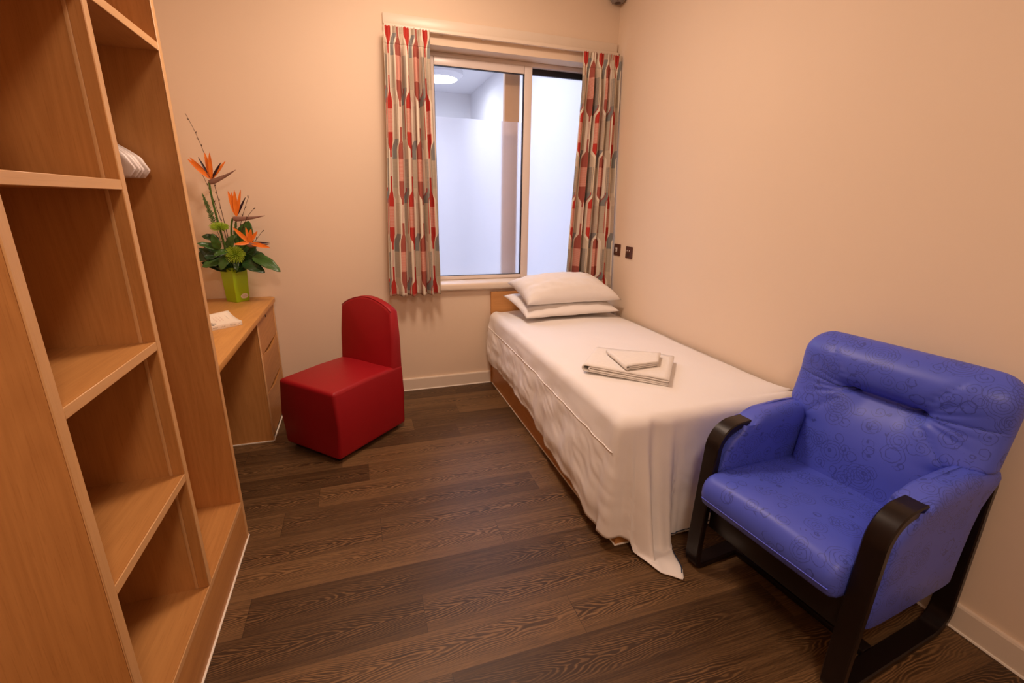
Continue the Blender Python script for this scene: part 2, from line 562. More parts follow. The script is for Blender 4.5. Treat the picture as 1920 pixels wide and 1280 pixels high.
MB().disc_lathe([(.225, -.09), (.21, -.108), (.12, -.118), (.01, -.12)], (1.24, 6.95, BZ - .001)).build('diffuser', M['lamp'], lt)
struct('trim_2', box(1.135, 1.255, 3.665, 3.72, 0, 3.1, .01), M['post'])

# ================================================================ CURTAINS
def curtain(name, label, xt0, xt1, xb0, xb1, zt, zb, y_top, y_bot, folds, seed, u0, cloth):
    rnd = random.Random(seed)
    NU, NV = 300, 120
    ph = [rnd.uniform(0, 6.28) for _ in range(9)]
    def fold(s, t):
        # s along the width, t 0 top .. 1 hem
        w = s * folds * 2 * PI
        a = math.sin(w + 1.2 * math.sin(2.1 * PI * s + ph[0]) + .5 * math.sin(5 * PI * s + ph[6]) + ph[1])
        b = math.sin(2.0 * w + 1.5 * math.sin(3 * PI * s + ph[2]) + ph[3] + t * .8)
        c = math.sin(.5 * w + ph[4] + t * 1.2)
        k = sstep(.0, .16, t)
        return (.006 + .022 * k) * a + .007 * b * k + .010 * c * k
    root = thing(name, label, 'curtain', ((xt0 + xt1) / 2, y_top, zb))
    def surf(t0, t1, nv, grow, nm, mat, lab):
        mb = MB(); bm = mb.bm; uvl = bm.loops.layers.uv.new('UVMap'); grid = []
        for j in range(nv + 1):
            t = lerp(t0, t1, j / nv); row = []; z = lerp(zt, zb, t)
            e = sstep(0, 1, t) * .6 + t * .4
            pinch = math.exp(-((t - .055) / .022) ** 2)
            for i in range(NU + 1):
                s = i / NU
                x = lerp(lerp(xt0, xb0, e), lerp(xt1, xb1, e), s)
                x += .004 * math.sin(s * folds * 4 * PI + ph[5]) * sstep(.05, .4, t)
                y = lerp(y_top, y_bot(s) if callable(y_bot) else y_bot, t) + fold(s, t) * (1 - .35 * pinch)
                if t < .075:
                    y += .0045 * math.sin(s * folds * 6 * PI) * (1 - t / .1)
                zz = z + (.0035 * math.sin(s * folds * 6 * PI + 1) if t < .002 else 0) + (.004 * math.sin(s * folds * 2 * PI + ph[2]) if t > .999 else 0)
                row.append((mb.bm.verts.new((x, y - grow, zz)), u0 + s * cloth, z))
            grid.append(row)
        for a, b in zip(grid, grid[1:]):
            for i in range(NU):
                q = [a[i], a[i + 1], b[i + 1], b[i]]
                f = bm.faces.new([v[0] for v in q])
                for l, v in zip(f.loops, q): l[uvl].uv = (v[1], v[2])
        o = mb.build(nm, mat, root, angle=180)
        sd = o.modifiers.new('thick', 'SOLIDIFY'); sd.thickness = .003
        if lab: o['label'] = lab
        return o
    surf(.058, 1, NV, 0, 'drape', M['curtain'], None)
    surf(0, .058, 14, 0, 'heading', M['curtain'], 'gathered pencil pleat heading')
    return root


curtain('curtain', 'red grey and cream patterned curtain hanging left of the window', .243, .525, .185, .548, 2.438, .770, 3.315, 3.312, 5, 3, .03, .66)
curtain('curtain', 'red and beige patterned curtain hanging in the room corner behind the pillows', 1.600, 1.906, 1.545, 1.896, 2.438, .775, 3.325,
        lambda s: lerp(3.335, 3.200, s ** 3), 5, 11, 1.37, .66)

# ================================================================ WARDROBE
XW = -.551                                    # front plane
YN, YD, YE = .985, 1.463, 1.928               # near panel, divider, far panel (near faces)
ZW = 2.30
wr = thing('wardrobe', 'tall open oak wardrobe with shelves and a hanging bay along the left wall', 'wardrobe', (-.85, 1.47, 0))


def panel(name, y0, y1, x1=XW, z0=0.0, z1=ZW, strip_label=None, groove=True):
    p = box(XL + .004, x1 - .004, y0, y1, z0, z1).build(name, M['oakZ'], wr, smooth=False)
    e = MB().box(x1 - .004, x1, y0, y1, z0, z1, .0012, 1).build('edging', M['lip'], p); e['label'] = 'pale oak edge strip'
    return p


pn = panel('side_panel', YN, YN + .030)
dv = panel('divider', YD, YD + .025, z0=.19)
MB().box(XW - .0300, XW - .0015, YD - .0018, YD + .001, .191, ZW - .03, .0006, 1).build('front_lipping', M['oakZ'], dv)
MB().box(XW - .0390, XW - .0301, YD - .0026, YD + .001, .191, ZW - .03, .0012, 2).build('bead', M['lip'], dv)
pe = panel('side_panel', YE, YE + .028)
box(XL + .004, XL + .012, YN + .03, YE, .19, ZW - .025).build('back_panel', M['oakZ'], wr, smooth=False)
box(XL + .004, XW, YN + .03, YE, ZW - .025, ZW).build('top_panel', M['oakY'], wr, smooth=False)
pl = box(XW - .022, XW - .002, YN + .03, YE, .004, .168).build('plinth', M['oakY'], wr, smooth=False)
bs = box(XL + .012, XW - .003, YN + .03, YE, .168, .190).build('base_panel', M['oakY'], wr, smooth=False)
MB().box(XW - .003, XW, YN + .03, YE, .168, .190, .001, 1).build('edging', M['lipY'], bs)


def shelf(y0, y1, z0, z1):
    s_ = box(XL + .012, XW - .004, y0, y1, z0, z1).build('shelf', M['oakY'], wr, smooth=False)
    MB().box(XW - .004, XW - .0005, y0, y1, z0, z1, .0012, 1).build('edging', M['lipY'], s_)


for z0, z1 in ((1.434, 1.458), (1.010, 1.034), (.592, .616), (1.86, 1.884)): shelf(YN + .03, YD, z0, z1)
shelf(YD + .025, YE, 1.860, 1.884)
rl = MB().tube([(-.86, YD + .025, 1.70), (-.86, YE, 1.70)], .0125, 14).build('hanging_rail', M['steel'], wr)
bd = MB(); bd.box(XW - .004, XW + .004, YN, YE + .03, 0, .006, .002, 1); bd.box(XL + .004, XW, YE + .028, YE + .034, 0, .005)
bd.build('sealant_bead', M['bead'], wr)


def hanger(y, yaw, label):
    h = thing('clothes_hanger', label, 'hanger', (-.86, y, 1.46), 'white hangers on the wardrobe rail')
    R_ = Matrix.Rotation(yaw, 3, 'Z'); c = Vector((-.86, y, 0))
    def P(x, z, t): return c + R_ @ Vector((x, t, 0)) + Vector((0, 0, z))
    mb = MB()
    for sgn in (-1, 1):
        rings = []
        for k in range(15):
            q = k / 14; x = q * .232
            zt = 1.640 - .045 * q - .068 * q * q
            zbm = lerp(1.590, 1.474, sstep(0, .55, q))
            if q > .90:
                e = (q - .90) / .10; zm = (zt + zbm) / 2; f = math.sqrt(max(.02, 1 - e * e)); zt = lerp(zm, zt, f); zbm = lerp(zm, zbm, f)
            th = lerp(.008, .0125, q) * (1 if q < .95 else .7)
            zc, hh = (zt + zbm) / 2, (zt - zbm) / 2
            rings.append([P(sgn * x, zc + hh * math.copysign(abs(math.sin(a)) ** .6, math.sin(a)), th * math.copysign(abs(math.cos(a)) ** .6, math.cos(a)) - .010 * q * q) for a in [2 * PI * i / 14 for i in range(14)]])
        mb.loft(rings)
    mb.build('shoulder_bar', M['hanger'], h)
    hk = [P(0, 1.61, 0), P(0, 1.66, 0)] + [P(.0175 * math.cos(a), 1.6975 + .0175 * math.sin(a), 0) for a in [math.radians(d) for d in range(-90, 181, 30)]]
    MB().tube(hk, .0022, 8).build('hook', M['steel'], h)


hanger(1.893, 0.02, 'white hanger closest to the far wardrobe panel, its rounded tip showing whole')
hanger(1.858, -.03, 'second white hanger from the far wardrobe panel, half covered by its neighbour')
hanger(1.818, .03, 'third white hanger from the far panel, showing between its neighbours')
hanger(1.776, .05, 'white hanger closest to the wardrobe divider, mostly hidden behind it')

# ================================================================ DESK
dk = thing('desk', 'oak desk with rounded corner and three drawers built in beside the wardrobe', 'desk', (-.85, 2.7, 0))
DZ = .785
ec = []
for k in range(9):
    a = math.radians(90 - 90 * k / 8); ec.append((-.600 + .045 * math.cos(a), YB - .048 + .045 * math.sin(a)))
tp = [(XL + .003, YE + .036), (-.555, YE + .036)] + ec[::-1] + [(XL + .003, YB - .003)]
tp_mb = MB().prism(tp, 2, DZ - .030, DZ, .004, 2)
tp_mb.build('desk_top', M['desk'], dk)
box(XL + .003, -.578, 2.833, 2.853, .004, DZ - .03).build('side_panel', M['oakZ'], dk, smooth=False)
box(XL + .003, -.578, 3.385, 3.405, .004, DZ - .03).build('side_panel', M['oakZ'], dk, smooth=False)
box(XL + .003, XL + .015, 1.97, YB - .004, .45, DZ - .03).build('back_panel', M['oakY'], dk, smooth=False)
box(XL + .02, -.615, 2.853, 3.385, .02, DZ - .031).build('carcass', M['oakZ'], dk, smooth=False)
MB().box(-.580, -.574, 2.831, 2.856, .004, DZ - .031, .002, 1).build('stile', M['lip'], dk)
MB().box(-.580, -.574, 3.382, 3.408, .004, DZ - .031, .002, 1).build('stile', M['lip'], dk)


def drawer(z0, z1, scoop, lock=False):
    """front with a finger scoop cut in its top edge"""
    y0, y1 = 2.858, 3.380
    poly = [(y0, z0), (y1, z0), (y1, z1)]
    if scoop:
        n = 24; ya, yb = 2.955, 3.345
        for k in range(n + 1):
            y = lerp(yb, ya, k / n); poly.append((y, z1 - .026 * math.sin(PI * k / n) ** .8))
    poly.append((y0, z1))
    d_ = MB().prism(poly, 0, -.600, -.577, .0015, 1).build('drawer', M['oakY'], dk)
    if lock:
        MB().disc_lathe([(.008, -.577), (.008, -.5745), (.005, -.574), (.001, -.5738)], (0, 3.101, .722), 0, 16).build('keyhole', M['darkp'], d_)


drawer(.538, .748, False, True)
drawer(.300, .533, True)
drawer(.020, .295, True)
MB().box(-.58, -.571, 2.832, 3.40, 0, .007, .002, 1).box(XL + .004, -.578, 2.828, 2.834, 0, .006).build('sealant_bead', M['bead'], dk)

# ================================================================ BOOK
bk = thing('book', 'white paperback with red handwriting on its lifting cover lying on the desk', 'book', (-.70, 2.66, DZ))
sp = Vector((.785, .62, 0)).normalized(); pp = Vector((-.62, .785, 0)).normalized()
B0 = Vector((-.600, 2.634, DZ)) - sp * .002     # spine, right end
LB, WB, TB = .205, .128, .020


def bp_(l, w, z): return B0 - sp * l + pp * w + Vector((0, 0, z))


def cover_z(w, l): return TB + .004 + .036 * (w / WB) ** 2.2 * (1 - .25 * l / LB)


pg = MB(); rings = []
for k in range(13):
    w = .004 + (WB - .008) * k / 12
    rings.append([bp_(.003, w, .0022), bp_(LB - .003, w, .0022), bp_(LB - .003, w, TB + .012 * (w / WB) ** 2.2), bp_(.003, w, TB + .012 * (w / WB) ** 2.2)])
pg.loft(rings); pg.build('page_block', M['paper'], bk)
cv = MB()
prof = [(WB, .001)] + [(WB * (1 - k / 4), .001) for k in range(1, 4)] + [(.001, .001), (0, .004), (0, TB), (.001, TB + .003)] + [(WB * k / 12, None) for k in range(1, 13)]
rows = []
for j in range(7):
    l = LB * j / 6
    rows.append([bp_(l, w, cover_z(w, l) if z is None else z) for w, z in prof])
cv.loft(rows, closed=False)
c_ = cv.build('cover', M['paper'], bk, angle=60); sd = c_.modifiers.new('t', 'SOLIDIFY'); sd.thickness = .0008
mk = MB(); rk = MB()


def stroke(mb, pts, r=.0006):
    mb.tube([bp_(l, w, cover_z(w, l) + .0006) for l, w in pts], r, 4)


rb = random.Random(5)
for l0 in (.062, .078, .094):
    pts = [(l0 + .004 * math.sin(k * 1.9) + rb.uniform(-.0012, .0012), .052 + k * .0042) for k in range(13)]
    stroke(rk, pts)
stroke(mk, [(.034 + .0012 * math.sin(k * 2.2), .056 + k * .004) for k in range(12)])
for k in range(11):
    a = math.radians(-70 + k * 14)
    stroke(mk, [(.150, .030), (.150 - .034 * math.cos(a), .030 + .034 * math.sin(a))] if k % 2 else [(.152 - .012 * math.cos(a), .03 + .012 * math.sin(a)), (.150 - .042 * math.cos(a), .030 + .030 * math.sin(a))], .0009)
fr = [(.006, .012), (.006, .120), (LB - .006, .120)]
stroke(mk, [(.006, .012 + .0108 * k) for k in range(11)], .0003); stroke(mk, [(.006 + .0193 * k, .120) for k in range(11)], .0003)
for l0, l1 in ((.012, .022), (.030, .062), (.082, .103), (.118, .175)):
    n = int((l1 - l0) / .0035)
    for k in range(n):
        l = lerp(l0, l1, (k + .5) / n); zz = .0085 + rb.uniform(0, .003)
        q = bp_(l, -.0012, zz); q2 = bp_(l + rb.uniform(-.0008, .0016), -.0012, zz + .0035 + rb.uniform(0, .002))
        mk.tube([q, q2], .0005, 4)
mk.build('printing', M['ink'], bk); o = rk.build('handwriting', M['redink'], bk); o['label'] = 'red handwritten lines'

# ================================================================ FLOWERS
VC = Vector((-.756, 3.305, DZ)); vd = Vector((.65, .757, 0)).normalized(); vl = Vector((-.757, .65, 0)).normalized()
vs = thing('vase', 'lime green square vase with an oval white sticker on the desk', 'vase', VC)


def vq(z, h): return [VC + vd * sx * h + vl * sy * h + Vector((0, 0, z)) for sx, sy in ((-1, -1), (1, -1), (1, 1), (-1, 1))]


def vring(z, h):
    out = []
    for k in range(4):
        q = vq(z, h); a, b, c = q[k - 1], q[k], q[(k + 1) % 4]
        for w in (.06, 0.02):
            out.append(b + (a - b) * w + (c - b) * 0)
        for w in (.02, .06):
            out.append(b + (c - b) * w)
    return out


MB().loft([vring(0, .044), vring(.003, .046), vring(.216, .054), vring(.219, .053), vring(.218, .049), vring(.03, .042)]).build('body', M['vase'], vs)
st = MB()
sc0 = VC + vd * .012 - vl * .0478 + Vector((0, 0, .034))
rim = []
for k in range(28):
    a = 2 * PI * k / 28
    rim.append(sc0 + vd * .026 * math.cos(a) + Vector((0, 0, .016 * math.sin(a))) - vl * (.0009 * math.sin(a)))
st.loft([[p + vl * .002 for p in rim], rim]); so = st.build('sticker', M['paper'], vs)
so['label'] = 'oval white sticker'
pr = MB()
for r in range(4):
    for k in range(7 if r in (1, 2) else 4):
        n = 7 if r in (1, 2) else 4
        p = sc0 + vd * ((k - (n - 1) / 2) * .0055) + Vector((0, 0, .008 - r * .0052)) - vl * .0013
        pr.tube([p - vd * .0018, p + vd * .0018], .0005, 4)
pr.build('printing', M['ink'], so)


def curve(pts, n=14):
    """smooth curve through 3-4 control points (bezier)"""
    pts = [Vector(p) for p in pts]; out = []
    for k in range(n + 1):
        t = k / n; q = pts
        while len(q) > 1: q = [q[i].lerp(q[i + 1], t) for i in range(len(q) - 1)]
        out.append(q[0])
    return out


def petal(mb, p0, dirn, up, length, width, cup=.2, bend=0.0, n=9, tip=.9, thick=.0012, power=.8):
    """pointed blade from p0 along dirn"""
    p0 = Vector(p0); d = Vector(dirn).normalized(); up = Vector(up); up = (up - d * up.dot(d)).normalized(); s = d.cross(up)
    rings = []
    for k in range(n + 1):
        t = k / n
        w = width * (math.sin(PI * min(1, (t ** power))) ** .75) * .5 + .0006
        c = p0 + d * length * t + up * bend * length * t * t
        rings.append([c - s * w + up * cup * w + up * thick, c + up * thick, c + s * w + up * cup * w + up * thick, c + s * w + up * cup * w - up * thick, c - up * thick, c - s * w + up * cup * w - up * thick])
    mb.loft(rings)


FY = 3.29
foam = VC + Vector((0, 0, .17))
NST = [0]


def socket():
    """a free spot inside the vase for the next stem"""
    k = NST[0]; NST[0] += 1
    a = k * 2.39996; r = .030 * math.sqrt((k + .5) / 16)
    return VC + Vector((r * math.cos(a), r * math.sin(a), .12 + .004 * k))



def bird(label, base, beak, stem_ctrl, petals, darks, thick=1.0):
    """base = where the beak starts, beak = its tip (world points)"""
    base, beak = Vector(base), Vector(beak)
    f = thing('bird_of_paradise_flower', label, 'flower', foam, 'orange flowers in the lime vase')
    sm = curve([socket()] + [Vector(p) for p in stem_ctrl] + [base], 16)
    MB().tube(sm, [lerp(.0065, .0055, k / 16) * thick for k in range(17)], 8).build('stem', M['stem'], f)
    d = (beak - base); L = d.length; d.normalize(); up = (Vector((0, 0, 1)) - d * d.z).normalized(); s = d.cross(up)
    rings = []
    for k in range(13):
        t = k / 12; w = .0085 * (1 - t) ** .8 * sstep(-.15, .12, t) + .0008; h = .0165 * (1 - t) ** .9 * sstep(-.2, .12, t) + .0008
        c = base + d * L * t + up * (.010 * t * (1 - t) * -2)
        rings.append([c + s * w * math.cos(a) + up * h * (math.sin(a) - .25) for a in [2 * PI * i / 10 for i in range(10)]])
    MB().loft(rings).build('spathe', M['spathe'], f)
    # orange lip along the top of the beak
    o0 = base + d * L * .12
    for (tip, wd) in petals:
        tip = Vector(tip); mb = MB(); q = tip - o0
        petal(mb, o0 + up * .006, q, Vector((0, -1, .2)), q.length, wd, .35, 0.02)
        mb.build('petal', M['orange'], f)
    for tip in darks:
        tip = Vector(tip); mb = MB(); q = tip - o0
        petal(mb, o0 + up * .008, q, Vector((0, -1, .2)), q.length, .011, .5, 0)
        o = mb.build('tongue', M['violet'], f); o['label'] = 'dark violet inner petal'
    return f


def W(u, v, y=FY): return at(u, v, 1, y)


bird('highest orange flower of the vase, its grey beak pointing right', W(392, 341), W(442, 318, FY - .03), [W(413, 440), W(396, 372)],
     [(W(353, 300), .026), (W(385, 288), .022), (W(394, 288, FY - .03), .020), (W(424, 304), .015), (W(357, 297, FY + .02), .022)],
     [W(373, 297), W(416, 307, FY - .03)])
bird('middle orange flower above the upper green bloom, beak lying level', W(437, 409, FY - .04), W(497, 404, FY - .06), [W(436, 470), W(430, 418, FY - .03)],
     [(W(428, 360, FY - .04), .024), (W(440, 358, FY - .05), .024), (W(452, 357, FY - .05), .016), (W(434, 362, FY - .02), .02)],
     [W(461, 372, FY - .04)])
bird('lowest orange flower, spread wide at the right of the bouquet', W(463, 457, FY - .09), W(507, 457, FY - .13), [W(446, 490, FY - .03), W(455, 462, FY - .07)],
     [(W(437, 428, FY - .10), .024), (W(438, 460, FY - .14), .020), (W(471, 431, FY - .11), .022), (W(483, 435, FY - .10), .020), (W(507, 466, FY - .14), .026), (W(461, 428, FY - .08), .016)],
     [W(506, 458, FY - .07)])


def chrysanth(label, c, r, flat, axis):
    c = Vector(c); ax = Vector(axis).normalized()
    f = thing('chrysanthemum', label, 'flower', foam, 'lime green blooms in the vase')
    MB().tube(curve([socket(), foam.lerp(c, .5) + Vector((0, 0, .02)), c], 8), .004, 7).build('stem', M['stem'], f)
    rn = random.Random(int(c.z * 1000)); mb = MB()
    a1 = ax.orthogonal().normalized(); a2 = ax.cross(a1)
    n = 150
    for k in range(n):
        t = (k + .5) / n; th = k * 2.39996; el = lerp(1.0, -.35, t)
        rad = math.sqrt(max(0, 1 - el * el))
        d = (a1 * math.cos(th) + a2 * math.sin(th)) * rad + ax * el * flat
        L = r * rn.uniform(.88, 1.06)
        mid = c + d * L * .62 + a1 * rn.uniform(-.1, .1) * r * .4
        tip = c + d * L + ax * .12 * r * (1 - abs(el))
        mb.tube([c + d * r * .15, mid, tip], [.0016, .0022, .0014], 5)
    mb.build('petals', M['mum'], f)


chrysanth('green bloom facing front low over the vase rim', W(441, 478, FY - .09), .056, 1.0, (.0, -1, .25))
chrysanth('upper green bloom seen from the side below the fern frond', W(411, 427, FY - .03), .053, .62, (.05, -.25, 1))


def twig(label, pts, buds=7, r=.0018):
    f = thing('budded_twig', label, 'twig', foam, 'bare twigs in the vase')
    c = curve([socket()] + list(pts[1:]), 22)
    MB().tube(c, [lerp(r * 1.3, r * .6, k / 22) for k in range(23)], 6).build('shoot', M['twig'], f)
    for k in range(buds):
        mb = MB()
        i = int(lerp(8, 21, k / max(1, buds - 1))); p = c[i]; t = (c[min(i + 1, 22)] - c[i - 1]).normalized()
        sd_ = Vector((1 if k % 2 else -1, -.3, 0)); d = (t * 1.2 + sd_ * .7).normalized()
        mb.tube([p, p + d * .004, p + d * .010, p + d * .014], [.001, .0024, .0018, .0004], 6)
        mb.build('bud', M['twig'], f)


twig('tallest bare twig, leaning left above the top orange flower', [foam, W(425, 425), W(398, 330), W(389, 285), W(347, 212)], 11)
twig('bare twig crossing behind the thick green flower stem', [foam, W(425, 430, FY + .02), W(400, 368, FY + .02), W(375, 318, FY + .03)], 7)
twig('short bare twig rising right of the middle orange flower', [foam, W(446, 430, FY + .0), W(455, 400, FY + .02), W(467, 366, FY + .02)], 5)
twig('short bare twig slanting right across the level beak', [foam, W(444, 440, FY - .03), W(457, 410, FY - .08), W(478, 389, FY - .08)], 4)
twig('little twig poking up right of the lowest orange flower', [foam, W(465, 470, FY - .03), W(478, 452, FY - .03), W(494, 431, FY - .05)], 4)


def frond(label, base, tip, wd):
    f = thing('fern_frond', label, 'fern', foam, 'feathery fronds in the vase')
    base, tip = Vector(base), Vector(tip)
    c = curve([socket(), base, base.lerp(tip, .5), tip], 20)
    MB().tube(c, .0012, 5).build('stalk', M['stem'], f)
    mb = MB(); rn = random.Random(3)
    for k in range(90):
        q = k / 90; i = lerp(9, 20, q); a = c[int(i)].lerp(c[min(20, int(i) + 1)], i % 1)
        w = wd * (1 - q) ** .6 * rn.uniform(.5, 1); th = k * 2.4
        d = Vector((math.cos(th), math.sin(th) * .7, .55)).normalized()
        petal(mb, a, d, (0, -1, .4), w, .0055, .1, 0, 3)
    mb.build('leaflets', M['fern'], f)


frond('plume shaped fern frond at the upper left of the bouquet', W(404, 425, FY), W(379, 362, FY), .030)
frond('small fern sprig beside the middle orange flower', W(440, 440, FY - .03), W(443, 412, FY - .03), .018)


def leaf(label, p0, tip, width, mat='leaf', droop=0.0, faceup=(0, -.7, .7), group='dark leaves around the vase rim', cup=.18, parent=None):
    p0, tip = Vector(p0), Vector(tip); f = parent or thing('foliage_leaf', label, 'leaf', p0, group)
    d = tip - p0; L = d.length; d.normalize(); up = Vector(faceup); up = (up - d * up.dot(d)).normalized(); s = d.cross(up)
    mb = MB(); n, m_ = 14, 6; rows = []
    for k in range(n + 1):
        t = k / n
        w = width * .5 * math.sin(PI * t ** .72) ** .65 + .0012
        c = p0 + d * L * t + up * (droop * L * (math.sin(PI * t)))
        rows.append([c + s * w * q + up * (cup * w * (abs(q) ** 1.3) + .003 * math.sin(t * 16 + q * 2) * abs(q)) for q in [lerp(-1, 1, i / m_) for i in range(m_ + 1)]])
    mb.loft(rows, closed=False)
    b = mb.build('leaf' if parent else 'blade', M[mat], f, angle=180); sd = b.modifiers.new('t', 'SOLIDIFY'); sd.thickness = .0009
    rb_ = MB(); rb_.tube([(p0 - d * .03)] + [p0 + d * L * t + up * (droop * L * math.sin(PI * t) + .0012) for t in (0, .25, .5, .75, .97)], [.0018, .0018, .0014, .0011, .0008, .0004], 5)
    rb_.build('midrib', M['leafl'], b if parent else f)


r0 = lambda u, v, dy=0.0: W(u, v, FY + dy)
LV = [
    ('long green leaf drooping furthest right over the desk', r0(474, 480, -.07), r0(526, 509, -.13), .062, 'leafl', .06),
    ('broad dark leaf right of the vase behind the drooping long leaf', r0(466, 480, -.02), r0(503, 492, -.04), .075, 'leaf', .1),
    ('dark wavy leaf hanging just right of the vase rim', r0(455, 492, -.08), r0(497, 511, -.12), .060, 'leaf', .05),
    ('large dark leaf at the far left of the bouquet against the wardrobe edge', r0(412, 470, -.02), r0(370, 488, -.05), .085, 'leaf', .08),
    ('shiny mid green leaf lying lowest on the left of the vase', r0(417, 488, -.06), r0(379, 501, -.10), .052, 'leafl', .06),
    ('slim leaf pointing left at mid height of the bouquet', r0(408, 466, -.06), r0(369, 456, -.09), .036, 'leafl', .03),
    ('small curled leaf highest on the left below the upper green bloom', r0(412, 452, -.02), r0(378, 443, -.04), .045, 'leaf', .1),
    ('rounded leaf standing up behind the lowest orange flower', r0(456, 470, .0), r0(466, 414, .01), .095, 'leafl', .03),
    ('lobed leaf hanging over the left rim of the vase', r0(428, 478, -.09), r0(414, 506, -.12), .050, 'leafl', .06),
    ('tiny leaf tip hanging over the middle of the vase rim', r0(442, 486, -.10), r0(444, 508, -.13), .026, 'leaf', .03),
    ('pale backed leaf just left of the bloom facing front', r0(428, 470, -.10), r0(400, 480, -.14), .034, 'leafl', .05),
    ('upright olive leaf under the upper green bloom', r0(410, 468, -.07), r0(398, 438, -.09), .040, 'leafl', .06),
    ('curved leaf between the two green blooms', r0(430, 468, -.08), r0(440, 440, -.11), .050, 'leafl', .08),
]
for a in LV: leaf(a[0], a[1], a[2], a[3] * 1.2, a[4], a[5])
spray = thing('foliage_spray', 'dense dark foliage packed in the middle of the bouquet over the lime vase', 'foliage', foam)
rl_ = random.Random(12)
for k in range(22):
    th = rl_.uniform(0, 6.28); p = foam + Vector((math.cos(th) * .02, math.sin(th) * .02 - .01, .03))
    d = Vector((math.cos(th) * .135, math.sin(th) * .05 - .04, rl_.uniform(.02, .17)))
    leaf('', p, p + d, rl_.uniform(.055, .08), 'leaf', .06, (math.cos(th) * .3, -.7, .6), None, .18, spray)

# ================================================================ RED CHAIR
CF = Vector((-.186, 2.432, 0)); cdp = Vector((.722, .692, 0)).normalized(); cwd = Vector((-.692, .722, 0)).normalized()
rc = thing('chair', 'red vinyl block chair with arched back standing by the desk', 'chair', CF + cdp * .28 + cwd * .23)
CW, CD = .448, .556


def cp(d, w, z): return CF + cdp * d + cwd * w + Vector((0, 0, z))


sb = MB(); t = bmesh.new()
bmesh.ops.create_cube(t, size=1)
bmesh.ops.subdivide_edges(t, edges=t.edges, cuts=1, use_grid_fill=True)
for v in t.verts:
    d, w, z = v.co.x + .5, v.co.y + .5, v.co.z + .5
    top = z > .9
    zz = lerp(.022, .428, z) + (.014 if top and abs(d - .5) < .1 and abs(w - .5) < .1 else 0) + (.006 if top and abs(d - .5) < .1 else 0)
    v.co = cp(d * CD, w * CW, zz)
es = [e for e in t.edges if e.calc_face_angle(0) > .7]
bmesh.ops.bevel(t, geom=es, offset=.022, segments=4, affect='EDGES', profile=.5)
sb.merge(t); sb.build('seat', M['red'], rc, angle=60)
# arched backrest: profile across the width, lofted from the front face to the rear face
def back_outline(dd, inset, drop):
    out = []
    w0, w1 = .004 + inset, CW - .004 - inset
    zs = .775 - drop
    out.append((w0, .40)); out.append((w0, .60))
    n = 16
    for k in range(n + 1):
        q = k / n; w = lerp(w0 + .012 , w1 - .012, q)
        out.append((w, zs + (.072) * math.sin(PI * q) ** .8))
    out.append((w1, .60)); out.append((w1, .40))
    return [(dd(z), w, z) for w, z in out]
fb = lambda z: lerp(.462, .492, (z - .43) / .4)
bk_ = CD - .002
rings = []
for off, ins, dr in ((.010, .012, .012), (.003, .004, .004), (0.0, 0, 0)): pass
layers = [(lambda z: fb(z), .016, .014), (lambda z: fb(z) + .004, .006, .006), (lambda z: fb(z) + .014, 0, 0),
          (lambda z: bk_ - .012, 0, 0), (lambda z: bk_ - .003, .005, .005), (lambda z: bk_, .014, .014)]
bb = MB(); bb.loft([[cp(*p) for p in back_outline(dd, i_, d_)] for dd, i_, d_ in layers])
bb.build('backrest', M['red'], rc, angle=50)
pip = back_outline(lambda z: fb(z) + .006, .003, .001)
MB().tube([cp(*p) for p in pip[2:-2]], .0022, 6).build('piping', M['red'], rc)
for d, w in ((.05, .05), (.05, CW - .05), (CD - .05, .05), (CD - .05, CW - .05)):
    p = cp(d, w, 0); MB().disc_lathe([(.018, .0), (.018, .02), (.012, .024)], p, 2, 14).build('foot', M['glide'], rc)
MB().tube([cp(CD + .001, .03, .165), cp(CD + .006, .03, .150), cp(CD + .001, .03, .135)], .004, 6).build('tab', M['glide'], rc)

# ================================================================ BED
bed = thing('bed', 'single bed with oak side panels and headboard against the right wall', 'bed', (1.43, 2.4, 0))
box(.963, 1.905, 1.425, 3.385, .006, .30).build('base', M['oakY'], bed, smooth=False)
box(.955, 1.905, 3.386, 3.412, .004, .752, .003).build('headboard', M['oakX'], bed)
MB().box(.972, 1.895, 1.436, 3.375, .30, .565, .05, 4).build('mattress', M['sheet'], bed)
MB().box(.958, .966, 1.42, 3.385, 0, .007, .002, 1).box(.96, 1.90, 1.419, 1.428, 0, .007, .002, 1).build('sealant_bead', M['bead'], bed)

# --- the white cover: top, rounded edge, hanging sides with folds, a corner tail on the floor
ZT, XE, YE0, YFT, RC = .598, .940, 3.372, 1.420, .06
LS = YE0 - (YFT + RC); LCN = RC * PI / 2; LF = 1.885 - (XE + RC); LT = LS + LCN + LF


def edge(s):
    if s < LS: return Vector((XE, YE0 - s, 0)), Vector((-1, 0, 0))
    if s < LS + LCN:
        a = (s - LS) / RC; c = Vector((XE + RC, YFT + RC, 0)); n = Vector((-math.cos(a), -math.sin(a), 0)); return c + n * RC, n
    q = s - LS - LCN; return Vector((XE + RC + q, YFT, 0)), Vector((0, -1, 0))


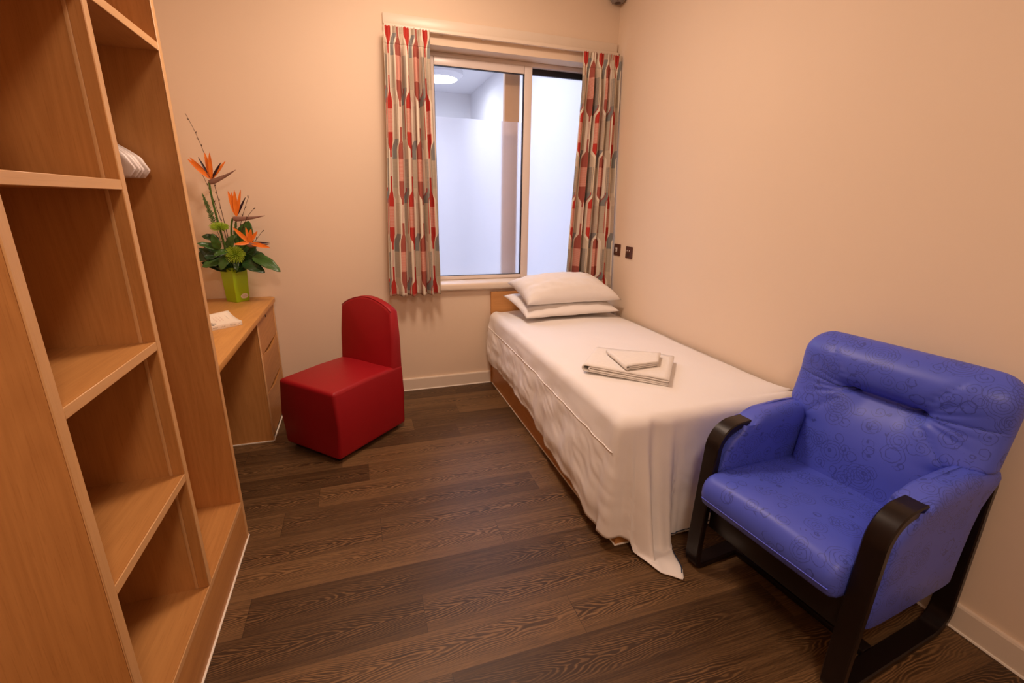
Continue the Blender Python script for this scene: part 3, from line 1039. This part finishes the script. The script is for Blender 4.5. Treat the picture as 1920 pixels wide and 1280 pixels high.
HEM = [(0, .30), (.06, .235), (.25, .215), (.6, .225), (.97, .205), (1.30, .135), (1.55, .125), (1.70, .118), (1.78, .075), (1.86, .058), (LS + .02, .062), (LS + .09, .055),
       (LS + LCN + .015, .045), (LS + LCN + .03, .010), (LS + LCN + .20, .010), (LS + LCN + .26, .016), (LS + LCN + .5, .030), (LT, .03)]
OUT = [(0, .035), (.08, .05), (.4, .045), (.97, .050), (1.4, .062), (1.8, .065), (LS, .050), (LS + .06, .046), (LS + LCN + .01, .055), (LS + LCN + .05, .105), (LS + LCN + .11, .115), (LS + LCN + .16, .085), (LS + LCN + .22, .030), (LT, .012)]
SPR = [(0, 0), (LS + LCN, 0), (LS + LCN + .025, .04), (LS + LCN + .06, .085), (LS + LCN + .115, .145), (LS + LCN + .145, .120), (LS + LCN + .18, .02), (LS + LCN + .22, 0), (LT, 0)]
NS, ND, NTOP = 380, 46, 26


def fold_amp(s, d):
    side = .009 * math.sin(s * 9.5 + 1.5 * math.sin(s * 3.1)) + .007 * math.sin(s * 23 + 2 * math.sin(s * 5) + 2.5 * d) + .0045 * math.sin(s * 47 + 1 - 3 * d)
    c = s - LS - LCN
    cor = 0
    if -.25 < c < .5:
        env = math.exp(-((c - .07) / .13) ** 2)
        sn = math.sin((c - .02) * 50 + .4); sn = math.copysign(abs(sn) ** .8, sn)
        cor = env * (.034 * sn + .012 * math.sin(c * 105 + 1))
    ft = (.004 * math.sin(s * 17) + .002 * math.sin(s * 41)) * (1 if c > .3 else 0)
    if c > .25: side *= .3
    return (side * .65 + cor + ft) * d


def cover_pt(s, q):
    """q: 0 at the flat top's rim, 1 at the hem"""
    e, n = edge(s)
    r = .055
    hz, ou = pw(HEM, s), pw(OUT, s)
    arc = .16
    if q < arc:
        a = q / arc * PI / 2
        out, z = -r + r * math.sin(a), ZT - r + r * math.cos(a)
        d = .15 * q / arc
    else:
        t = (q - arc) / (1 - arc); spr = pw(SPR, s)
        if spr > .004:
            k = .80
            if t < k: tt = t / k; z = lerp(ZT - r, .012, tt); out = ou * tt ** 1.3; d = .15 + .85 * tt
            else: tt = (t - k) / (1 - k); z = .012 + .012 * math.sin(tt * PI) * (1 - tt) + .004 * math.sin(s * 60) * tt; out = ou + spr * tt; d = 1.0
            if t < k: z = max(z, hz)
        else:
            z = lerp(ZT - r, hz, t); d = .15 + .85 * t
            out = ou * (t ** .9) - (.018 * sstep(.75, 1, t) if s < LS else 0)
    f = fold_amp(s, d)
    if pw(SPR, s) > .004 and z < .03: f *= lerp(1, .25, min(1, (q - arc) / (1 - arc) / .2 - 4 if q > .8 else 0)) if (q - arc) / (1 - arc) > .8 else 1
    wob = noise.noise(Vector((s * 6, q * 5, 3.1))) * .007 * min(1, q * 3)
    tang = Vector((n.y, -n.x, 0))
    wob += (abs(noise.noise(Vector((s * 13 - q * 7, q * 8, 7.7)))) - .25) * .007 * sstep(.15, .5, q) * (1.35 - q)
    p = e + n * (out + f + wob)
    c = s - LS - LCN
    if c > -.1 and pw(SPR, s) > .004 and q > .6: p += tang * .0
    p.z = z + (.004 * noise.noise(Vector((s * 9, q * 9, 0))) if .02 < q < .8 else 0)
    # gathered at the wall side of the foot
    p.x = min(p.x, 1.900)
    return p


cm = MB(); rows = []
for i in range(NS + 1):
    s = LT * i / NS
    e, n = edge(s)
    inner = Vector((1.893, lerp(YE0, YFT + .055, i / NS), ZT - .012))
    rim = e - n * .055; rim.z = ZT
    if i > NS * .985: inner = inner.lerp(Vector((1.893, YFT + .055, ZT - .012)), 1)
    row = []
    for j in range(NTOP):
        t = j / NTOP; p = inner.lerp(rim, t)
        p.z = ZT + .010 * math.sin(PI * min(1, t * 1.05)) - .012 * (1 - t) ** 6 + .0045 * noise.noise(Vector((p.x * 5, p.y * 4, 0))) + .002 * noise.noise(Vector((p.x * 14, p.y * 11, 4)))
        if p.y > 2.85: p.z -= .006 * sstep(2.85, 3.2, p.y)
        row.append(p)
    for j in range(ND + 1): row.append(cover_pt(s, j / ND))
    rows.append(row)
cm.loft(rows, closed=False)
cov = cm.build('bed_cover', M['sheet'], angle=180)
tag(cov, 'plain white cotton cover draped over the single bed, corner trailing on the floor', 'bed cover')
sd = cov.modifiers.new('t', 'SOLIDIFY'); sd.thickness = .003; sd.offset = -1
sm = MB(); sm.tube([cover_pt(s, .335) + edge(s)[1] * .0015 for s in [lerp(.02, LS + .02, k / 160) for k in range(161)]], .0022, 6)
sm.build('seam', M['sheet'], cov)
th_ = MB(); th_.tube([cover_pt(s, .985) + Vector((0, 0, .003)) + edge(s)[1] * .002 for s in [lerp(LS + LCN + .128, LT - .02, k / 150) for k in range(151)]], .0022, 5)
o = th_.build('hem_stitching', M['thread'], cov); o['label'] = 'navy blue hem stitching'


def pillow(label, corners, up, down, seed, pin=.55):
    """corners FL, FR, BR, BL of the flat pillow; thick = full height at the middle"""
    FL, FR, BR, BL = [Vector(c) for c in corners]
    nrm = (FR - FL).cross(BL - FL).normalized()
    if nrm.z < 0: nrm = -nrm
    n = 40; mb = MB(); grids = []
    for sgn in (1, -1):
        g = []
        for i in range(n + 1):
            r = []
            for j in range(n + 1):
                a, b = i / n, j / n
                ca, cb = 2 * a - 1, 2 * b - 1
                # edges pulled in between the corners
                a2 = .5 + .5 * ca * (1 - .055 * (1 - cb * cb)); b2 = .5 + .5 * cb * (1 - .075 * (1 - ca * ca))
                p = FL.lerp(FR, a2).lerp(BL.lerp(BR, a2), b2)
                h = (max(0, 1 - abs(ca) ** 2.6) * max(0, 1 - abs(cb) ** 2.4)) ** pin
                wr_ = .010 * noise.noise(Vector((a * 5 + seed, b * 6, sgn))) * (1 - h * .4) * (h > .02) + .006 * noise.noise(Vector((a * 14 + seed, b * 9, sgn * 2))) * min(1, h * 3)
                p = p + nrm * (sgn * ((up if sgn > 0 else down) * h) + wr_ * min(1, h * 4) * (1 if sgn > 0 else .4))
                r.append(p)
            g.append(r)
        mb.loft(g, closed=False)
    o = mb.build('pillow', M['pillow'], angle=180)
    return tag(o, label, 'pillow', 'pillows at the head of the bed')


pillow('flatter white pillow lying underneath at the head of the bed', [(1.085, 2.945, .640), (1.850, 2.965, .645), (1.810, 3.290, .735), (1.018, 3.290, .740)], .052, .040, 1, .5)
pillow('plump white pillow on top of the other, leaning towards the window sill', [(1.095, 2.965, .728), (1.872, 2.995, .725), (1.735, 3.262, .862), (1.050, 3.280, .838)], .122, .030, 8, .46)


def folded(profile, depth_pts, name, label, th):
    """folded cloth: sheet path 'profile' (along, up) swept between two base lines"""
    (a0, a1), (b0, b1) = depth_pts
    mb = MB(); m_ = 10; rows = []
    for k in range(m_ + 1):
        t = k / m_; p0, p1 = Vector(a0).lerp(Vector(b0), t), Vector(a1).lerp(Vector(b1), t)
        ax = p1 - p0; row = []
        for (x, z) in profile:
            p = p0 + ax * x + Vector((0, 0, z)); w = noise.noise(Vector((x * 7, t * 4, z * 60 + p0.x)))
            row.append(p + Vector((0, 0, .0022 * w)) + (Vector(b0) - Vector(a0)).normalized() * .003 * noise.noise(Vector((x * 9, z * 90, 2))))
        rows.append(row)
    mb.loft(rows, closed=False)
    o = mb.build(name, M['towel'], angle=180)
    sd = o.modifiers.new('t', 'SOLIDIFY'); sd.thickness = th; sd.offset = 0
    return tag(o, label, 'towel', 'folded towels on the bed')


def bent(x0, z0, z1, n=8):
    r = (z1 - z0) / 2; return [(x0 - r * 3.2 * math.sin(PI * k / n) * 1.0, z0 + r - r * math.cos(PI * k / n)) for k in range(n + 1)]


def line(x0, x1, z, n=14): return [(lerp(x0, x1, k / n), z) for k in range(n + 1)]


prof = line(.985, .50, .016, 8) + line(.46, .10, .0165, 8) + bent(.09, .0165, .024, 6) + line(.12, .97, .0245, 14)
big = line(1.0, .05, .006, 16) + bent(.045, .006, .036, 10) + line(.08, 1.0, .036, 16) + [(1.004, .031), (.99, .0275)] + line(.96, .12, .0265, 14) + bent(.10, .0145, .0265, 6)[::-1] + line(.13, .995, .0145, 12)
T0 = .608
folded(big, (((1.030, 1.955, T0), (1.322, 1.655, T0)), ((1.235, 2.20, T0), (1.565, 1.945, T0))), 'bath_towel', 'larger white towel folded flat in the middle of the bed', .0062)
sml = line(1.0, .06, .005, 12) + bent(.05, .005, .023, 8) + line(.08, 1.0, .023, 12) + [(1.006, .019), (.99, .0155)] + line(.95, .12, .0145, 10)
S0 = .6505
folded(sml, (((1.180, 1.800, S0), (1.372, 1.815, S0)), ((1.215, 2.060, S0), (1.470, 1.935, S0))), 'hand_towel', 'smaller white towel folded askew on top of the larger one', .0050)

# ================================================================ ARMCHAIR
AO = Vector((1.248, .952, 0)); th = math.radians(6)
AB = Vector((math.cos(th), math.sin(th), 0)); AL = Vector((-math.sin(th), math.cos(th), 0))


def ap(a, l, z): return AO + AB * a + AL * l + Vector((0, 0, z))


ac = thing('armchair', 'blue vinyl armchair with dark bentwood frame at the foot of the bed', 'armchair', ap(.3, 0, 0))


def loop_pts():
    P = []
    def arc(cx, cz, r, a0, a1, n):
        for k in range(n + 1):
            a = math.radians(lerp(a0, a1, k / n)); P.append((cx + r * math.cos(a), cz + r * math.sin(a)))
    # arm top from rear to front, front leg down, runner back, rear upright
    P.append((.50, .632)); P.append((.40, .634)); P.append((.28, .630))
    arc(.105, .528, .098, 88, 185, 12)
    P += [(.002, .42), (-.004, .28), (-.010, .12)]
    arc(.020, .042, .030, 180, 270, 5)
    P += [(.15, .012), (.30, .012)]
    arc(.505, .092, .080, 270, 360, 8)
    P += [(.580, .20), (.570, .40), (.562, .52)]
    arc(.515, .585, .047, 0, 90, 5)
    return P


for s_, nm in ((1, 'beside the bed'), (-1, 'nearest the viewer')):
    l = s_ * .281
    MB().strip([ap(a, l, z) for a, z in loop_pts()], .031, .0135, AL, True).build('side_frame', M['black'], ac, angle=30)
fr_ = MB(); t = bmesh.new()
def abox(mb, a0, a1, l0, l1, z0, z1, bev=.004):
    t = bmesh.new(); bmesh.ops.create_cube(t, size=1)
    bmesh.ops.bevel(t, geom=list(t.edges), offset=.0001, segments=1, affect='EDGES') if 0 else None
    for v in t.verts: v.co = ap(lerp(a0, a1, v.co.x + .5), lerp(l0, l1, v.co.y + .5), lerp(z0, z1, v.co.z + .5))
    if bev: bmesh.ops.bevel(t, geom=list(t.edges), offset=bev, segments=2, affect='EDGES', profile=.5)
    mb.merge(t); return mb
abox(MB(), .012, .038, -.252, .252, .205, .325).build('front_rail', M['black'], ac)
abox(MB(), .50, .525, -.252, .252, .20, .33).build('rear_rail', M['black'], ac)
abox(MB(), .20, .25, -.252, .252, .006, .030).build('stretcher', M['black'], ac)
abox(MB(), .035, .51, -.252, .252, .275, .325).build('seat_base', M['glide'], ac)
# seat cushion
sc = MB(); rings = []
NA = 34
for k in range(NA + 1):
    q = k / NA; l = lerp(-.248, .248, q); e = min(1, min(q, 1 - q) / .045); e = math.sqrt(max(0, 1 - (1 - e) ** 2)); e = max(e, .55)
    dome = .012 * math.sin(PI * q)
    cl = [(-.052, .338), (-.066, .352), (-.073, .380), (-.072, .410), (-.060, .436), (-.035, .453), (.0, .459), (.10, .456), (.22, .449), (.36, .440), (.46, .434), (.47, .42), (.47, .335), (.2, .332), (0, .332)]
    ring = []
    for (a, z) in cl:
        zc = .395; z2 = zc + (z - zc) * (.72 + .28 * e) + (dome if z > .42 else 0)
        a2 = a if a > 0 else a * (.55 + .45 * e)
        if z > .42: z2 += .0035 * noise.noise(Vector((a * 9, l * 7, 1)))
        ring.append(ap(a2, l, z2))
    rings.append(ring)
sc.loft(rings); sc.build('seat_cushion', M['blue'], ac, angle=60)
pl_ = MB(); pl_.tube([ap(-.0715, lerp(-.235, .235, k / 20), .374) for k in range(21)], .0022, 6)
pl_.build('seat_piping', M['bluep'], ac)
# upholstered arms with outer side panels
for s_ in (1, -1):
    mb = MB(); rings = []
    # stations from bottom to top: (z, a_front, a_rear, l_in, l_out)
    stn = [(.252, .030, .492, .256, .309), (.256, .024, .496, .252, .311), (.36, .028, .500, .250, .312), (.46, .033, .508, .246, .313), (.53, .046, .525, .240, .314), (.575, .066, .545, .232, .318),
           (.610, .100, .560, .228, .322), (.632, .112, .566, .228, .323), (.650, .122, .562, .234, .318), (.660, .160, .540, .246, .308), (.664, .22, .50, .262, .292)]
    for (z, a0, a1, li, lo) in stn:
        ring = []; n = 40
        for k in range(n):
            w = 2 * PI * k / n; ex = .28
            cx, cy = math.copysign(abs(math.cos(w)) ** ex, math.cos(w)), math.copysign(abs(math.sin(w)) ** ex, math.sin(w))
            a = lerp(a0, a1, .5 + .5 * cx); l = lerp(li, lo, .5 + .5 * cy)
            zz = z + (.014 * math.sin(PI * min(1, max(0, (a - .1) / .46))) - .004 if z > .6 else 0) - (.035 * sstep(.22, .10, a) if z > .64 else 0)
            ring.append(ap(a, s_ * l, zz))
        rings.append(ring)
    mb.loft(rings); mb.build('armrest', M['blue'], ac, angle=70)
# backrest: closed sections stacked upwards, creased below the head roll
bb = MB(); rings = []
NZ, NR = 150, 150
TUF = .772


def half_w(z):
    if z < .60: w = .238
    else: w = lerp(.238, .322, sstep(.615, .675, z))
    zt = .955; r = .085
    if z > zt - r: w -= r - math.sqrt(max(0, r * r - (z - (zt - r)) ** 2))
    return w


def lean(z): return .445 + (z - .45) * .20


def front_off(l, z):
    """how far the front face swells (+) or is drawn in (-)"""
    bulge = .022 * math.exp(-((z - .872) / .066) ** 2) + .016 * math.exp(-((z - .60) / .11) ** 2)
    e = abs(l)
    crease = .058 * math.exp(-(abs(z - TUF) / (.026 if z > TUF else .060)) ** 1.4) * (1 - sstep(.070, .150, e))
    sides = 0
    if e > .06:
        dx = e - .100; rr = math.hypot(dx, z - TUF) + 1e-4; an = math.atan2(z - TUF, dx)
        sides = .012 * math.exp(-(rr / .045) ** 2) * sstep(.10, .15, e)
        if dx > -.02:
            for a0 in PLEAT:
                da = an - math.radians(a0)
                if abs(da) < 1.3:
                    dd = rr * math.sin(da)
                    sides += .0105 * math.exp(-(dd / .0075) ** 2) * math.exp(-(rr / .105) ** 2)
            for a0, far in SEAM:
                da = an - math.radians(a0)
                if abs(da) < 1.3: sides += .0028 * math.exp(-(rr * math.sin(da) / .0038) ** 2) + .006 * math.exp(-(rr * math.sin(da) / .012) ** 2) * math.exp(-(rr / .14) ** 2)
    return bulge - crease - sides


PLEAT = (34, 20, -18, -5)
SEAM = ((56, .165), (6, .205), (-46, .185))


def back_T(z): return .064 * (math.sqrt(max(.012, 1 - ((z - .885) / .0702) ** 2)) if z > .885 else 1)


def back_front(l, z):
    w, T = half_w(z), back_T(z)
    s_ = max(0, 1 - min(1, abs(l) / w) ** 4) ** .5       # same section as the loft below
    dep = T * s_ ** .75
    return lean(z) - dep - front_off(l, z) * (dep / max(T, 1e-4)) ** .6


for k in range(NZ + 1):
    q = k / NZ; z = lerp(.425, .955, 1 - (1 - q) ** 1.25)
    T, w, ring = back_T(z), half_w(z), []
    for i in range(NR):
        g = 2 * PI * i / NR; c, s_ = math.cos(g), math.sin(g); ex = .50
        l = w * math.copysign(abs(c) ** ex, c); dep = T * math.copysign(abs(s_) ** .75, s_)
        if dep < 0: dep -= front_off(l, z) * (-dep / max(T, 1e-4)) ** .6
        ring.append(ap(lean(z) + dep, l, z))
    rings.append(ring)
bb.loft(rings); bk_o = bb.build('backrest', M['blue'], ac, angle=180)
for s_ in (1, -1):
    for a0, far in SEAM:
        pts = []
        for k in range(24):
            r = lerp(.004, far, k / 23); l = .100 + r * math.cos(math.radians(a0)); z = TUF + r * math.sin(math.radians(a0))
            if l > half_w(z) * .97: break
            pts.append(ap(back_front(l, z) + .0004, s_ * l, z))
        MB().tube(pts, .0011, 5).build('seam', M['thread'], bk_o)
for s_ in (1, -1):
    mb = MB()
    abox(mb, .548, .572, s_ * .281 - .02, s_ * .281 + .02, .50, .665, .003)
    mb.build('back_bracket', M['black'], ac)

# ================================================================ WALL PLATES, DETECTOR
s1 = thing('wall_socket', 'bronze wall plate with white insert half hidden by the corner curtain', 'socket', (XR - .004, 3.185, 1.04))
MB().box(XR - .009, XR, 3.142, 3.228, 1.037, 1.123, .002).build('plate', M['plate'], s1)
MB().box(XR - .012, XR - .008, 3.178, 3.202, 1.065, 1.097, .001).build('insert', M['switch'], s1)
MB().box(XR - .013, XR - .010, 3.184, 3.196, 1.072, 1.084, .0005).build('port', M['darkp'], s1)
s2 = thing('wall_socket', 'square bronze wall plate on the right wall, clear of the curtain', 'socket', (XR - .004, 3.015, 1.032))
MB().box(XR - .009, XR, 2.972, 3.058, 1.032, 1.118, .002).build('plate', M['plate'], s2)
for y in (3.006, 3.036): MB().box(XR - .0105, XR - .008, y - .004, y + .004, 1.083, 1.094, .0005).build('insert', M['switch'], s2)
MB().box(XR - .0105, XR - .008, 3.00, 3.04, 1.045, 1.070, .0005).build('port', M['darkp'], s2)

dt = thing('motion_detector', 'grey rounded detector high in the room corner at the top edge', 'detector', (1.855, 3.352, 2.83))
c = Vector((1.862, 3.359, 2.832))
MB().disc_lathe([(.004, -.066), (.030, -.064), (.050, -.050), (.063, -.028), (.066, 0), (.062, .03), (.05, .066), (.02, .068)], c, 2, 28).build('housing', M['grey'], dt)
MB().disc_lathe([(.003, -.0685), (.020, -.067), (.026, -.063)], c, 2, 20).build('lens', M['darkp'], dt)
for a in (0, 2.1, 4.2):
    p = c + Vector((.040 * math.cos(a), .040 * math.sin(a), -.058)); MB().disc_lathe([(.001, -.004), (.004, -.003), (.004, .004)], p, 2, 8).build('screw', M['darkp'], dt)

# ================================================================ LIGHT
def area(name, loc, size, power, col, target=None, shape='DISK', sy=None):
    l = bpy.data.lights.new(name, 'AREA'); l.shape = shape; l.size = size
    if sy: l.size_y = sy
    l.energy = power; l.color = col
    o = bpy.data.objects.new(name, l); COL.objects.link(o); o.location = loc
    d = (Vector(target) - Vector(loc)) if target else Vector((0, 0, -1))
    o.rotation_euler = d.to_track_quat('-Z', 'Y').to_euler()
    return o


WARM = (1, .745, .585)
def lamp(name, loc, radius, power, col):
    l = bpy.data.lights.new(name, 'POINT'); l.shadow_soft_size = radius; l.energy = power; l.color = col
    o = bpy.data.objects.new(name, l); COL.objects.link(o); o.location = loc


area('ceiling_lamp_entrance', (.15, -.45, 2.84), .40, 25, WARM)
lamp('ceiling_lamp_entrance_glow', (.15, -.45, 2.72), .17, 6, WARM)
area('ceiling_lamp_bed', (.35, 2.1, 2.84), .40, 26, WARM)
lamp('back_wall_wash', (.42, 2.45, 2.72), .17, 16, WARM)  # added point light that brightens the back wall above the window
area('room_lamp_beyond', (.6, 5.0, 3.05), 1.4, 74, (.70, .77, 1), shape='RECTANGLE', sy=2.0)
w = bpy.data.worlds.new('world'); scn.world = w; w.use_nodes = True
w.node_tree.nodes['Background'].inputs[0].default_value = (.5, .5, .55, 1); w.node_tree.nodes['Background'].inputs[1].default_value = .05

vs_ = scn.view_settings
vs_.view_transform = 'Standard'; vs_.look = 'None'; vs_.exposure = 0; vs_.gamma = 1; vs_.use_curve_mapping = False
scn.cycles.use_denoising = True
scn.cycles.max_bounces = 10; scn.cycles.transparent_max_bounces = 12
scn.cycles.sample_clamp_indirect = 6
